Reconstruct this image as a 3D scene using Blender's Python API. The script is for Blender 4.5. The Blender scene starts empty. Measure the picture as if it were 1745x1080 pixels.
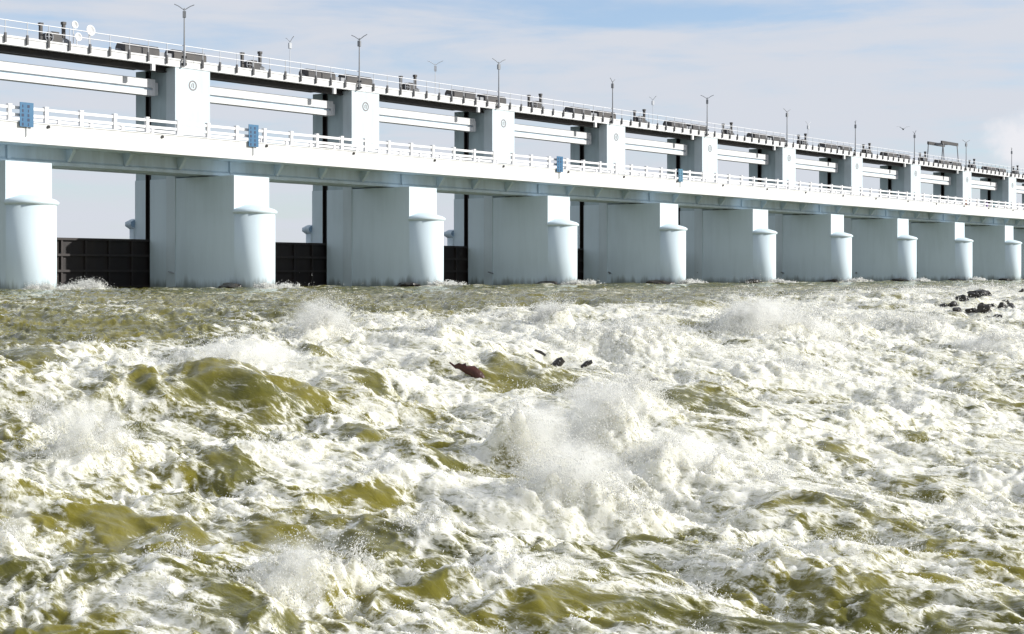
import bpy, bmesh, math, random
import numpy as np
from mathutils import Vector, Matrix

random.seed(7)
rng = np.random.default_rng(11)
C = bpy.context.scene
COL = C.collection
R = math.radians

# ------------------------------------------------------------------ camera, world, sun, exposure
EYE = 4.0                       # eye height above datum; the pool at the foot of the barrage lies at about 3 m
TH = 0.66223                    # view direction, measured from the barrage line (+X)
cam_d = bpy.data.cameras.new('camera')
cam = bpy.data.objects.new('camera', cam_d); COL.objects.link(cam)
cam.location = (0, 0, EYE)
cam.rotation_euler = (R(90), 0, TH - R(90))
cam_d.sensor_width = 36.0
cam_d.lens = 36.0 * 2669.66 / 1745.0
cam_d.shift_y = -75.0 / 1745.0
cam_d.clip_start = 0.1
cam_d.clip_end = 9000
C.camera = cam

SUN_EL = R(23)
SUN_AZ = math.atan2(-0.80, 0.60)         # horizontal direction towards the sun, from +X
sun_dir = Vector((math.cos(SUN_AZ) * math.cos(SUN_EL), math.sin(SUN_AZ) * math.cos(SUN_EL), math.sin(SUN_EL)))
sd = bpy.data.lights.new('sun', 'SUN'); sd.energy = 3.3; sd.angle = R(0.5); sd.color = (1.0, 0.965, 0.90)
so = bpy.data.objects.new('sun', sd); COL.objects.link(so)
so.rotation_euler = (-sun_dir).to_track_quat('-Z', 'Y').to_euler()
so.location = (40, -60, 90)

W = bpy.data.worlds.new('World'); C.world = W; W.use_nodes = True
nt = W.node_tree; nt.nodes.clear()
def N(tree, t, **kw):
    n = tree.nodes.new(t)
    for k, v in kw.items(): setattr(n, k, v)
    return n
def math_node(tree, op, a, b=None, clamp=False):
    n = N(tree, 'ShaderNodeMath', operation=op, use_clamp=clamp)
    for i, q in enumerate((a, b)):
        if q is None: continue
        if isinstance(q, (int, float)): n.inputs[i].default_value = q
        else: tree.links.new(q, n.inputs[i])
    return n.outputs[0]
def ramp(tree, fac, lo, hi, to0=0.0, to1=1.0):
    n = N(tree, 'ShaderNodeMapRange', interpolation_type='SMOOTHSTEP', clamp=True)
    n.inputs['From Min'].default_value = lo; n.inputs['From Max'].default_value = hi
    n.inputs['To Min'].default_value = to0; n.inputs['To Max'].default_value = to1
    tree.links.new(fac, n.inputs['Value'])
    return n.outputs['Result']
out = N(nt, 'ShaderNodeOutputWorld'); bg = N(nt, 'ShaderNodeBackground'); bg.inputs['Strength'].default_value = 0.075
sky = N(nt, 'ShaderNodeTexSky', sky_type='NISHITA', sun_disc=False)
sky.sun_elevation = SUN_EL; sky.sun_rotation = math.atan2(sun_dir.x, sun_dir.y)
sky.air_density = 1.0; sky.dust_density = 0.5; sky.ozone_density = 2.0
tc = N(nt, 'ShaderNodeTexCoord')
def dot(vec):
    n = N(nt, 'ShaderNodeVectorMath', operation='DOT_PRODUCT'); nt.links.new(tc.outputs['Generated'], n.inputs[0])
    n.inputs[1].default_value = vec; return n.outputs['Value']
ex = dot((math.sin(TH), -math.cos(TH), 0)); ey = dot((math.cos(TH), math.sin(TH), 0)); ez = dot((0, 0, 1))
def dirnoise(sx, sy, sz, scale, detail, rough, dist=0.0, off=0.0):
    cv = N(nt, 'ShaderNodeCombineXYZ')
    for i, (e, s_) in enumerate(((ex, sx), (ey, sy), (ez, sz))):
        nt.links.new(math_node(nt, 'ADD', math_node(nt, 'MULTIPLY', e, s_), off), cv.inputs[i])
    n = N(nt, 'ShaderNodeTexNoise', noise_dimensions='3D')
    n.inputs['Scale'].default_value = scale; n.inputs['Detail'].default_value = detail
    n.inputs['Roughness'].default_value = rough; n.inputs['Distortion'].default_value = dist
    nt.links.new(cv.outputs[0], n.inputs['Vector']); return n.outputs['Fac']
def blob(cx, cz, rx, rz):
    a = math_node(nt, 'DIVIDE', math_node(nt, 'SUBTRACT', ex, cx), rx)
    b = math_node(nt, 'DIVIDE', math_node(nt, 'SUBTRACT', ez, cz), rz)
    r2 = math_node(nt, 'ADD', math_node(nt, 'MULTIPLY', a, a), math_node(nt, 'MULTIPLY', b, b))
    front = math_node(nt, 'GREATER_THAN', ey, 0.2)
    return math_node(nt, 'MULTIPLY', math_node(nt, 'POWER', 2.718, math_node(nt, 'MULTIPLY', r2, -1.0)), front)
streak = dirnoise(3.0, 3.0, 26.0, 1.6, 5, 0.55, 0.6, 3.1)
wisp = dirnoise(7.0, 7.0, 30.0, 2.2, 6, 0.6, 0.3, 8.7)
veil = math_node(nt, 'ADD', math_node(nt, 'MULTIPLY', streak, 0.75), math_node(nt, 'MULTIPLY', wisp, 0.35))
veil = math_node(nt, 'SUBTRACT', veil, math_node(nt, 'MULTIPLY', blob(0.10, 0.160, 0.15, 0.010), 0.20))
veil = math_node(nt, 'SUBTRACT', veil, math_node(nt, 'MULTIPLY', blob(-0.03, 0.172, 0.09, 0.008), 0.12))
veil_f = ramp(nt, veil, 0.26, 0.63, 0.28, 0.985)
puff = dirnoise(10, 10, 12, 2.6, 6, 0.6, 0.2, 1.3)
heap = math_node(nt, 'ADD', blob(0.345, 0.080, 0.062, 0.026), math_node(nt, 'MULTIPLY', math_node(nt, 'SUBTRACT', puff, 0.5), 1.35))
heap_f = ramp(nt, heap, 0.30, 0.72)
tint = N(nt, 'ShaderNodeMix', data_type='RGBA', blend_type='MULTIPLY'); tint.inputs['Factor'].default_value = 1.0; tint.inputs['B'].default_value = (1.0, 1.14, 1.32, 1); nt.links.new(sky.outputs[0], tint.inputs['A'])
mx = N(nt, 'ShaderNodeMix', data_type='RGBA'); mx.inputs['B'].default_value = (5.2, 5.45, 6.0, 1)
nt.links.new(veil_f, mx.inputs['Factor']); nt.links.new(tint.outputs['Result'], mx.inputs['A'])
mx2 = N(nt, 'ShaderNodeMix', data_type='RGBA'); mx2.inputs['B'].default_value = (6.6, 6.6, 6.9, 1)
nt.links.new(math_node(nt, 'MULTIPLY', heap_f, 0.92), mx2.inputs['Factor']); nt.links.new(mx.outputs['Result'], mx2.inputs['A'])
nt.links.new(mx2.outputs['Result'], bg.inputs['Color']); nt.links.new(bg.outputs[0], out.inputs['Surface'])

vs = C.view_settings
vs.view_transform = 'Standard'; vs.look = 'None'; vs.gamma = 1.0; vs.use_curve_mapping = False; vs.exposure = 0.80
C.cycles.max_bounces = 12; C.cycles.diffuse_bounces = 7; C.cycles.transmission_bounces = 8; C.cycles.volume_bounces = 8; C.cycles.glossy_bounces = 2
C.cycles.use_denoising = True

# ------------------------------------------------------------------ materials
def new_mat(name):
    m = bpy.data.materials.new(name); m.use_nodes = True
    return m, m.node_tree, m.node_tree.nodes['Principled BSDF']
def painted(name, col, rough=0.6, stain=None, stain_amt=0.3, scale=1.0, streaky=True, metallic=0.0, bump=0.05, wet=False):
    m, t, b = new_mat(name)
    b.inputs['Roughness'].default_value = rough; b.inputs['Metallic'].default_value = metallic
    b.inputs['Specular IOR Level'].default_value = 0.3
    geo = N(t, 'ShaderNodeNewGeometry')
    mp = N(t, 'ShaderNodeMapping'); mp.inputs['Scale'].default_value = (1.6 * scale, 1.6 * scale, (0.22 if streaky else 1.6) * scale)
    t.links.new(geo.outputs['Position'], mp.inputs['Vector'])
    n1 = N(t, 'ShaderNodeTexNoise'); n1.inputs['Scale'].default_value = 1.0; n1.inputs['Detail'].default_value = 6; n1.inputs['Roughness'].default_value = 0.62
    t.links.new(mp.outputs[0], n1.inputs['Vector'])
    n2 = N(t, 'ShaderNodeTexNoise'); n2.inputs['Scale'].default_value = 0.35; n2.inputs['Detail'].default_value = 4
    t.links.new(geo.outputs['Position'], n2.inputs['Vector'])
    f = ramp(t, math_node(t, 'ADD', math_node(t, 'MULTIPLY', n1.outputs['Fac'], 0.6), math_node(t, 'MULTIPLY', n2.outputs['Fac'], 0.4)), 0.40, 0.68, 0.0, stain_amt)
    mix = N(t, 'ShaderNodeMix', data_type='RGBA')
    mix.inputs['A'].default_value = (*col, 1); sc = stain or tuple(c * 0.55 for c in col); mix.inputs['B'].default_value = (*sc, 1)
    t.links.new(f, mix.inputs['Factor']); res = mix.outputs['Result']
    if wet:                                              # damp, algae-dark band above the waterline
        sx = N(t, 'ShaderNodeSeparateXYZ'); t.links.new(geo.outputs['Position'], sx.inputs[0])
        lvl = math_node(t, 'ADD', sx.outputs['Z'], math_node(t, 'MULTIPLY', math_node(t, 'SUBTRACT', n1.outputs['Fac'], .5), -1.6))
        wf = ramp(t, lvl, 3.05, 3.75, .72, 0.0)
        mw = N(t, 'ShaderNodeMix', data_type='RGBA'); mw.inputs['B'].default_value = (.10, .11, .085, 1); t.links.new(res, mw.inputs['A']); t.links.new(wf, mw.inputs['Factor']); res = mw.outputs['Result']
    t.links.new(res, b.inputs['Base Color'])
    if bump:
        bp = N(t, 'ShaderNodeBump'); bp.inputs['Strength'].default_value = bump; bp.inputs['Distance'].default_value = 0.05
        n3 = N(t, 'ShaderNodeTexNoise'); n3.inputs['Scale'].default_value = 9; n3.inputs['Detail'].default_value = 5
        t.links.new(geo.outputs['Position'], n3.inputs['Vector']); t.links.new(n3.outputs['Fac'], bp.inputs['Height']); t.links.new(bp.outputs[0], b.inputs['Normal'])
    return m
M = {}
M['white'] = painted('white_painted_concrete', (0.68, 0.685, 0.69), 0.6, (0.49, 0.495, 0.485), 0.5)
M['pier'] = painted('pier_concrete', (0.60, 0.70, 0.755), 0.7, (0.48, 0.57, 0.61), 0.4, wet=True)
M['girder'] = painted('girder_concrete', (0.53, 0.63, 0.71), 0.7, (0.36, 0.43, 0.47), 0.6)
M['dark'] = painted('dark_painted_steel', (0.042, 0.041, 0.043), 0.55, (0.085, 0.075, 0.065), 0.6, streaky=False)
M['steel'] = painted('grey_galvanised_steel', (0.24, 0.25, 0.265), 0.5, (0.15, 0.15, 0.16), 0.5, metallic=0.15)
M['gate'] = painted('black_gate_steel', (0.015, 0.012, 0.013), 0.5, (0.034, 0.025, 0.020), 0.6)
M['gate_rib'] = painted('gate_rib_steel', (0.026, 0.022, 0.023), 0.5, (0.045, 0.034, 0.028), 0.5)
M['rail'] = painted('white_painted_rail', (0.80, 0.80, 0.82), 0.5, (0.62, 0.62, 0.60), 0.3)
M['pipe'] = painted('pale_rail_pipe', (0.55, 0.57, 0.60), 0.45, (0.4, 0.4, 0.4), 0.4)
M['blue'] = painted('blue_board_paint', (0.022, 0.115, 0.235), 0.45, (0.06, 0.18, 0.31), 0.6, streaky=True)
M['blue_pale'] = painted('pale_blue_board_paint', (0.06, 0.18, 0.28), 0.45, (0.12, 0.24, 0.30), 0.6)
M['navy'] = painted('navy_lettering', (0.012, 0.03, 0.08), 0.5)
M['asphalt'] = painted('road_surface', (0.06, 0.06, 0.06), 0.9, streaky=False)
M['tower'] = painted('tower_paint', (0.55, 0.63, 0.67), 0.65, (0.42, 0.49, 0.52), 0.5)
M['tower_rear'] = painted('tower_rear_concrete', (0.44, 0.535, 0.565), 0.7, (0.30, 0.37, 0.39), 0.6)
M['bracket'] = painted('grey_bracket_paint', (0.10, 0.10, 0.105), 0.6)
M['rock'] = painted('wet_dark_rock', (0.022, 0.020, 0.019), 0.35, (0.07, 0.062, 0.05), 0.6, scale=3, streaky=False, bump=0.5)
M['wood'] = painted('wet_red_wood', (0.045, 0.014, 0.010), 0.4, (0.12, 0.04, 0.03), 0.6, scale=4, streaky=False, bump=0.4)
M['emblem'] = painted('grey_emblem_paint', (0.22, 0.205, 0.21), 0.6)
M['bird'] = painted('dark_feathers', (0.03, 0.03, 0.035), 0.7)
M['skin'] = painted('skin', (0.22, 0.12, 0.075), 0.6)
M['hair'] = painted('black_hair', (0.012, 0.010, 0.010), 0.5)
for nm, c in (('orange', (0.70, 0.20, 0.05)), ('lilac', (0.32, 0.26, 0.55)), ('teal', (0.05, 0.30, 0.36)), ('cream', (0.72, 0.66, 0.52)), ('jeans', (0.05, 0.07, 0.14)), ('pink', (0.65, 0.28, 0.33))):
    M[nm] = painted(nm + '_cloth', c, 0.85)

# ------------------------------------------------------------------ mesh helpers
class MB:
    def __init__(self, off=(0, 0, 0)): self.v = []; self.f = []; self.off = off; self.mi = []; self.smooth = []
    def add(self, vs, fs, mi=0, smooth=False):
        b = len(self.v); o = self.off
        self.v += [(x - o[0], y - o[1], z - o[2]) for x, y, z in vs]
        self.f += [tuple(i + b for i in f) for f in fs]; self.mi += [mi] * len(fs); self.smooth += [smooth] * len(fs)
        return self
    def box(self, x0, x1, y0, y1, z0, z1, mi=0):
        v = [(x0, y0, z0), (x1, y0, z0), (x1, y1, z0), (x0, y1, z0), (x0, y0, z1), (x1, y0, z1), (x1, y1, z1), (x0, y1, z1)]
        return self.add(v, [(3, 2, 1, 0), (4, 5, 6, 7), (0, 1, 5, 4), (1, 2, 6, 5), (2, 3, 7, 6), (3, 0, 4, 7)], mi)
    def prism(self, poly, axis, a0, a1, mi=0, smooth=False):
        # poly: 2-D outline (counter-clockwise); axis 0/1/2 is the extrusion direction
        n = len(poly); vs = []
        for a in (a0, a1):
            for p, q in poly:
                vs.append({0: (a, p, q), 1: (p, a, q), 2: (p, q, a)}[axis])
        fs = [tuple((i, (i + 1) % n, n + (i + 1) % n, n + i)) for i in range(n)]
        sm = [smooth] * n + [False, False]
        fs += [tuple(range(n - 1, -1, -1)), tuple(range(n, 2 * n))]
        if axis == 1: fs = [tuple(reversed(f)) for f in fs]
        b = len(self.f); self.add(vs, fs, mi)
        self.smooth[b:] = sm
        return self
    def tube(self, pts, r, n=8, mi=0, cap=True):
        pts = [Vector(p) for p in pts]; rs = r if isinstance(r, (list, tuple)) else [r] * len(pts); vs = []
        for i, p in enumerate(pts):
            d = (pts[min(i + 1, len(pts) - 1)] - pts[max(i - 1, 0)]).normalized()
            a = d.orthogonal().normalized() if i == 0 else (pa - d * pa.dot(d)).normalized(); pa = a
            bq = d.cross(a)
            for k in range(n):
                t = 2 * math.pi * k / n; vs.append(tuple(p + (a * math.cos(t) + bq * math.sin(t)) * rs[i]))
        fs = []
        for i in range(len(pts) - 1):
            for k in range(n): fs.append((i * n + k, i * n + (k + 1) % n, (i + 1) * n + (k + 1) % n, (i + 1) * n + k))
        b = len(self.f); self.add(vs, fs, mi, True)
        if cap:
            m = len(pts) - 1; self.add(vs[:n], [tuple(range(n - 1, -1, -1))], mi); self.add(vs[m * n:], [tuple(range(n))], mi)
        return self
    def lathe(self, prof, n=24, a0=0.0, a1=2 * math.pi, cx=0, cy=0, mi=0):
        # prof: (radius, z) list
        full = abs(a1 - a0 - 2 * math.pi) < 1e-6; cols = n if full else n + 1; vs = []
        for k in range(cols):
            t = a0 + (a1 - a0) * k / n
            for r, z in prof: vs.append((cx + r * math.cos(t), cy + r * math.sin(t), z))
        m = len(prof); fs = []
        for k in range(n):
            k2 = (k + 1) % cols
            for j in range(m - 1): fs.append((k * m + j, k2 * m + j, k2 * m + j + 1, k * m + j + 1))
        return self.add(vs, fs, mi, True)
    def build(self, name, mats, parent=None, loc=None):
        me = bpy.data.meshes.new(name); me.from_pydata(self.v, [], self.f)
        for m in (mats if isinstance(mats, (list, tuple)) else [mats]): me.materials.append(m)
        me.polygons.foreach_set('material_index', self.mi); me.polygons.foreach_set('use_smooth', self.smooth); me.update()
        o = bpy.data.objects.new(name, me); COL.objects.link(o)
        if parent: o.parent = parent
        if loc: o.location = loc
        return o
def thing(name, label, cat, loc, group=None, rz=0.0):
    o = bpy.data.objects.new(name, None); COL.objects.link(o); o.empty_display_size = 0.3
    o.location = loc; o.rotation_euler = (0, 0, rz); tag(o, label, cat, group); return o
def tag(o, label, cat, group=None):
    o['label'] = label; o['category'] = cat
    if group: o['group'] = group
    return o
KIDS = {}
def copy_tree(o, parent=None):
    c = o.copy(); COL.objects.link(c)
    if parent: c.parent = parent
    for ch in list(o.children): copy_tree(ch, c)
    return c
def clone(o, label, loc, rz=None):
    c = copy_tree(o); c.location = loc; c['label'] = label
    if rz is not None: c.rotation_euler = (0, 0, rz)
    return c
ORD = ['leftmost', 'second', 'third', 'fourth', 'fifth', 'sixth', 'seventh', 'eighth', 'ninth', 'tenth', 'eleventh', 'twelfth', 'thirteenth', 'fourteenth']

# ------------------------------------------------------------------ river: surface heights and foam
LV = np.array([[-300, .4], [4, .5], [9, .7], [14, 1.2], [18, 1.8], [22, 2.35], [26, 2.7], [32, 2.9], [45, 3.0], [72, 3.05], [600, 3.05]])
OLIVE = [(16.23,23.40,0.61,1.34,0.22),(17.61,18.77,1.10,2.41,0.95),(16.97,15.78,0.39,0.86,0.29),(15.92,19.35,0.27,0.60,0.33),(26.59,24.04,0.40,0.88,0.19),(27.37,11.59,0.52,1.14,0.24),(16.81,13.86,0.49,1.08,0.23),(11.06,15.66,0.26,0.49,0.07),(10.84,14.54,0.52,1.15,0.18),(11.39,13.94,0.36,0.80,0.17),(10.27,12.76,0.51,1.11,0.20),(11.97,12.76,0.49,0.92,0.16),(12.33,11.81,0.27,0.59,0.13),(14.59,13.47,0.37,0.82,0.12),(15.50,10.01,0.34,0.76,0.25),(17.72,9.80,0.27,0.59,0.11),(13.63,9.50,0.29,0.51,0.10),(12.45,8.38,0.79,0.76,0.17),(14.63,6.55,0.42,0.53,0.12),(12.06,10.02,0.56,0.81,0.16),(8.02,11.65,0.20,0.40,0.09),(14.07,15.28,0.42,0.93,0.20),(21.12,28.52,1.92,4.23,0.38),(24.37,26.85,0.54,1.18,0.29),(20.13,19.28,0.42,0.91,0.21),(24.46,14.92,0.75,1.64,0.19),(24.29,11.82,0.59,1.31,0.22),(23.81,18.74,1.02,2.25,0.34),(8.35,11.53,0.31,0.34,0.08),(9.36,10.78,0.21,0.46,0.10),(15.04,5.75,0.29,0.52,0.12),(24.83,10.39,0.58,0.96,0.12),(59.31,31.55,0.74,1.64,0.25),(38.18,22.89,0.99,2.18,0.17),(21.58,21.29,0.34,0.74,0.18),(47.16,33.81,5.43,11.94,0.30),(18.55,8.07,0.51,0.69,0.12),(33.75,12.90,0.91,1.99,0.21)]
SPLASH = [(23.78,23.73,0.75,0.87,1.00),(19.51,21.34,1.17,0.43,0.80),(17.50,21.67,0.61,0.30,0.70),(12.75,17.03,0.65,0.65,1.00),(18.11,13.61,0.51,0.93,1.00),(20.26,13.96,0.83,1.01,1.00),(20.04,12.52,0.79,0.53,0.90),(16.56,11.87,0.84,0.76,1.00),(38.2,21.2,1.35,0.95,1.00),(39.6,20.4,1.1,0.5,.9),(32.61,24.32,0.46,0.69,0.80),(33.83,26.42,0.48,0.40,0.70),(30.32,21.39,1.67,0.42,0.80),(31.61,20.25,1.68,0.42,0.80),(43.12,21.75,1.77,0.53,0.70),(10.68,11.01,0.51,0.48,0.90),(11.41,11.01,0.30,0.35,0.80),(9.49,13.84,0.21,0.45,0.80),(14.72,15.52,0.48,0.24,0.60),(12.79,9.76,0.66,0.27,0.70),(16.67,11.03,0.45,0.30,0.70),(20.50,11.29,0.95,0.39,0.80),(16.76,7.86,0.61,0.24,0.60),(15.30,14.23,0.47,0.19,0.60),(52.75,70.23,1.10,0.40,0.80),(48.01,20.88,1.71,0.47,0.70),(44.93,17.17,1.21,0.43,0.70),(30.51,13.52,0.61,0.30,0.60),(22.96,16.20,0.63,0.47,0.90),(23.08,15.15,0.52,0.62,0.90),(26.06,22.48,0.77,0.32,0.60),(10.17,12.14,0.23,0.15,0.50),(13.08,11.46,0.39,0.20,0.60),(32.24,17.00,1.48,0.40,0.70),(21.69,8.63,0.76,0.29,0.70),(15.84,8.73,0.80,0.20,0.60),(13.68,19.45,0.34,0.26,0.50),(27.23,25.70,0.70,0.35,0.70),(14.21,8.66,0.50,0.19,0.50)]
SPLASH += [(50.263 + 16 * k + dx, 70.0, .9, .20, .6) for k in range(0, 9) for dx in (-.6, .9)]
perm = rng.permutation(256).astype(np.int32); perm = np.concatenate([perm, perm])
ga = rng.random(256) * 2 * np.pi; GX = np.cos(ga).astype(np.float32); GY = np.sin(ga).astype(np.float32)
def pn(x, y):
    xf = np.floor(x); yf = np.floor(y); xi = xf.astype(np.int32) & 255; yi = yf.astype(np.int32) & 255
    fx = (x - xf).astype(np.float32); fy = (y - yf).astype(np.float32)
    sx = fx * fx * fx * (fx * (fx * 6 - 15) + 10); sy = fy * fy * fy * (fy * (fy * 6 - 15) + 10)
    x1 = (xi + 1) & 255; y1 = (yi + 1) & 255
    h00 = perm[perm[xi] + yi]; h10 = perm[perm[x1] + yi]; h01 = perm[perm[xi] + y1]; h11 = perm[perm[x1] + y1]
    a = GX[h00] * fx + GY[h00] * fy; b = GX[h10] * (fx - 1) + GY[h10] * fy
    c = GX[h01] * fx + GY[h01] * (fy - 1); d = GX[h11] * (fx - 1) + GY[h11] * (fy - 1)
    return ((a + sx * (b - a)) * (1 - sy) + (c + sx * (d - c)) * sy) * 1.5
def sst(x, a, b):
    t = np.clip((x - a) / (b - a), 0, 1); return t * t * (3 - 2 * t)
VB_U = np.array([5, 17, 21, 27, 42, 52, 80, 110, 300]); VB_V = np.array([24, 24.5, 23.8, 28.5, 31.5, 31.5, 37, 41, 55])
def water_fields(u, v, cell):
    """height above datum and foam cover at river points; cell = local mesh size, finer waves than that are left out"""
    def att(wl): return sst(wl / cell, 1.2, 3.0)
    wu = u + 0.55 * pn(u * .45 + 3, v * .45) + 0.16 * pn(u * 1.7, v * 1.7 + 9); wv = v + 0.8 * pn(u * .40 + 31, v * .40 + 7) + 0.2 * pn(u * 1.6 + 5, v * 1.6 + 19)
    base = np.interp(v + 1.2 * pn(u * .18, v * .12), LV[:, 0], LV[:, 1])
    vb = np.interp(u, VB_U, VB_V) + 2.0 * pn(u * .16 + 40, v * .10) + 0.7 * pn(u * .7, v * .5 + 3)
    rap = sst(vb - v, -1.5, 2.0)                                    # 0 in the pool, 1 in the rapids
    ol = np.zeros_like(u); lift = np.zeros_like(u)
    for cu, cv_, a, b, h in OLIVE:
        m = (np.abs(u - cu) < 4 * b + a) & (np.abs(v - cv_) < 4 * b + a)
        if not m.any(): continue
        q1 = 1.1 / a; du = wu[m] - cu + .55 * a * pn(u[m] * q1, v[m] * q1 * .6 + cu); dv = wv[m] - cv_ + .6 * a * pn(u[m] * q1 + 60, v[m] * q1 * .6 + cv_)
        b2 = max(b * .5, a * .6)
        g = np.exp(-((du / (a * 1.05)) ** 2 + (dv / b2) ** 2) ** 1.3); ol[m] = np.maximum(ol[m], g)
        du2, dv2 = du - .25 * b2, dv - .35 * b2      # the swell stands just upstream of its smooth face
        lift[m] += .5 * h * np.exp(-((du2 / (a * 1.5)) ** 2 + (dv2 / (b2 * .9)) ** 2))
    sp = np.zeros_like(u); rise = np.zeros_like(u)
    spk = np.abs(pn(u * 2.2 + 7, v * 1.9)) * 2; spk2 = np.abs(pn(u * 5.5 + 3, v * 4.6)) * 2 * att(.2)
    for cu, cv_, a, hp, st in SPLASH:
        m = (np.abs(u - cu) < 4 * a) & (np.abs(v - cv_) < 4 * a)
        if not m.any(): continue
        du, dv = wu[m] - cu, wv[m] - cv_
        g = np.exp(-((du / (a * .85)) ** 2 + (dv / (a * .75)) ** 2))
        g2 = np.exp(-((du / (a * 1.5)) ** 2 + (dv / (a * 1.3)) ** 2))
        sp[m] = np.maximum(sp[m], st * g2)
        rise[m] = np.maximum(rise[m], hp * g * (.40 + .24 * spk[m] + .10 * spk2[m]))
    # foam cover
    cover = .55 + .15 * sst(u, 13, 24) - .05 * sst(9.5 - v, 0, 3) * (1 - sst(u, 16, 24))
    cover = cover * rap + (1 - rap) * (.20 + .05 * sst(u, 30, 60))
    foot = np.exp(-((v - 70.6) / 1.6) ** 2) * (.5 + .5 * np.cos((u - 50.263) / 16 * 2 * np.pi)) ** 2
    cover = cover + .34 * foot
    n = .42 * pn(wu * .55, wv * .30) + .40 * pn(wu * 1.4 + 9, wv * .75) + .38 * pn(wu * 3.3, wv * 1.7 + 5) + .34 * pn(wu * 7.5 + 2, wv * 4.0) * att(.13) + .26 * pn(wu * 17, wv * 9) * att(.06)
    rid = 1 - 2.6 * np.abs(pn(wu * 2.0 + 50, wv * .85 + 11)); rid2 = 1 - 2.6 * np.abs(pn(wu * 5.2 + 50, wv * 2.2 + 11))
    foam_raw = cover + .58 * n + .15 * rid + .14 * rid2 * att(.15) - .50 * ol + .45 * sp
    foam = sst(foam_raw, .15, 1.0)
    # heights
    e = .48 + .52 * rap; calm = 1 - .6 * ol
    h = base + lift * (.4 + .6 * rap) + rise
    h = h + e * .30 * pn(wu * .30, wv * .24 + 77) + e * calm * .20 * pn(wu * .8 + 5, wv * .55)
    h = h + calm * e * .10 * pn(wu * 1.7 + 21, wv * 1.2) * att(.5)
    h = h + calm * (.6 + .4 * e) * .055 * (1 - 2.2 * np.abs(pn(wu * 3.2, wv * 2.0 + 13))) * att(.25)
    h = h + (1 - rap) * (.075 * pn(wu * 1.9 + 4, wv * 1.3) * att(.4) + .05 * (1 - 2.2 * np.abs(pn(wu * 4.2 + 9, wv * 2.6))) * att(.2) + .02 * pn(u * 9, v * 6) * att(.1))
    froth = sst(foam, .15, .9) * (.45 + .55 * rap)
    h = h + froth * .032 * (np.abs(pn(wu * 3.6 + 1, wv * 2.4)) * 2 - .6) * att(.28)
    h = h + froth * .020 * (np.abs(pn(wu * 8 + 8, wv * 5.5)) * 2 - .6) * att(.12)
    h = h + froth * .011 * pn(u * 17, v * 13 + 4) * att(.055)
    h = h + froth * .008 * pn(u * 38, v * 31) * att(.026)
    h = h + (1 - foam) * (.022 * pn(u * 5.5, v * 4.0 + 2) * att(.18) + .009 * pn(u * 13, v * 10) * att(.08)) * (.5 + .5 * calm)
    return h, foam
NR, NC = 960, 860
z0, z1 = 8.5, 262.0
q = np.linspace(z0 ** -.5, z1 ** -.5, NR); zr = q ** -2.0
tcol = np.linspace(-.43, .50, NC)
Zg, Tg = np.meshgrid(zr, tcol, indexing='ij')
ct, st_ = math.cos(TH), math.sin(TH)
Ug = Zg * (ct + Tg * st_); Vg = Zg * (st_ - Tg * ct)
Ug = Ug.astype(np.float64); Vg = Vg.astype(np.float64)
cell = np.maximum(Zg * .93 / NC, .28 * 2 * (z0 ** -.5 - z1 ** -.5) / NR * Zg ** 1.5)
H, F = water_fields(Ug, Vg, cell)
def grid_mesh(name, U, V, Hh, Fm, keep):
    nr, nc = U.shape
    idx = np.arange(nr * nc).reshape(nr, nc)
    quads = np.stack([idx[:-1, :-1], idx[:-1, 1:], idx[1:, 1:], idx[1:, :-1]], -1).reshape(-1, 4)
    kf = (keep[:-1, :-1] & keep[1:, 1:] & keep[1:, :-1] & keep[:-1, 1:]).reshape(-1); quads = quads[kf]
    used = np.zeros(nr * nc, bool); used[quads.reshape(-1)] = True
    remap = np.cumsum(used) - 1; quads = remap[quads]
    co = np.stack([U, V, Hh], -1).reshape(-1, 3)[used].astype(np.float32)
    me = bpy.data.meshes.new(name); me.vertices.add(len(co)); me.vertices.foreach_set('co', co.reshape(-1))
    nq = len(quads); me.loops.add(nq * 4); me.loops.foreach_set('vertex_index', quads.reshape(-1).astype(np.int32))
    me.polygons.add(nq); me.polygons.foreach_set('loop_start', np.arange(0, nq * 4, 4, dtype=np.int32))
    me.polygons.foreach_set('loop_total', np.full(nq, 4, np.int32)); me.polygons.foreach_set('use_smooth', np.ones(nq, bool))
    at = me.attributes.new('foam', 'FLOAT', 'POINT'); at.data.foreach_set('value', Fm.reshape(-1)[used].astype(np.float32))
    me.update(calc_edges=True); me.validate(); return me
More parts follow.
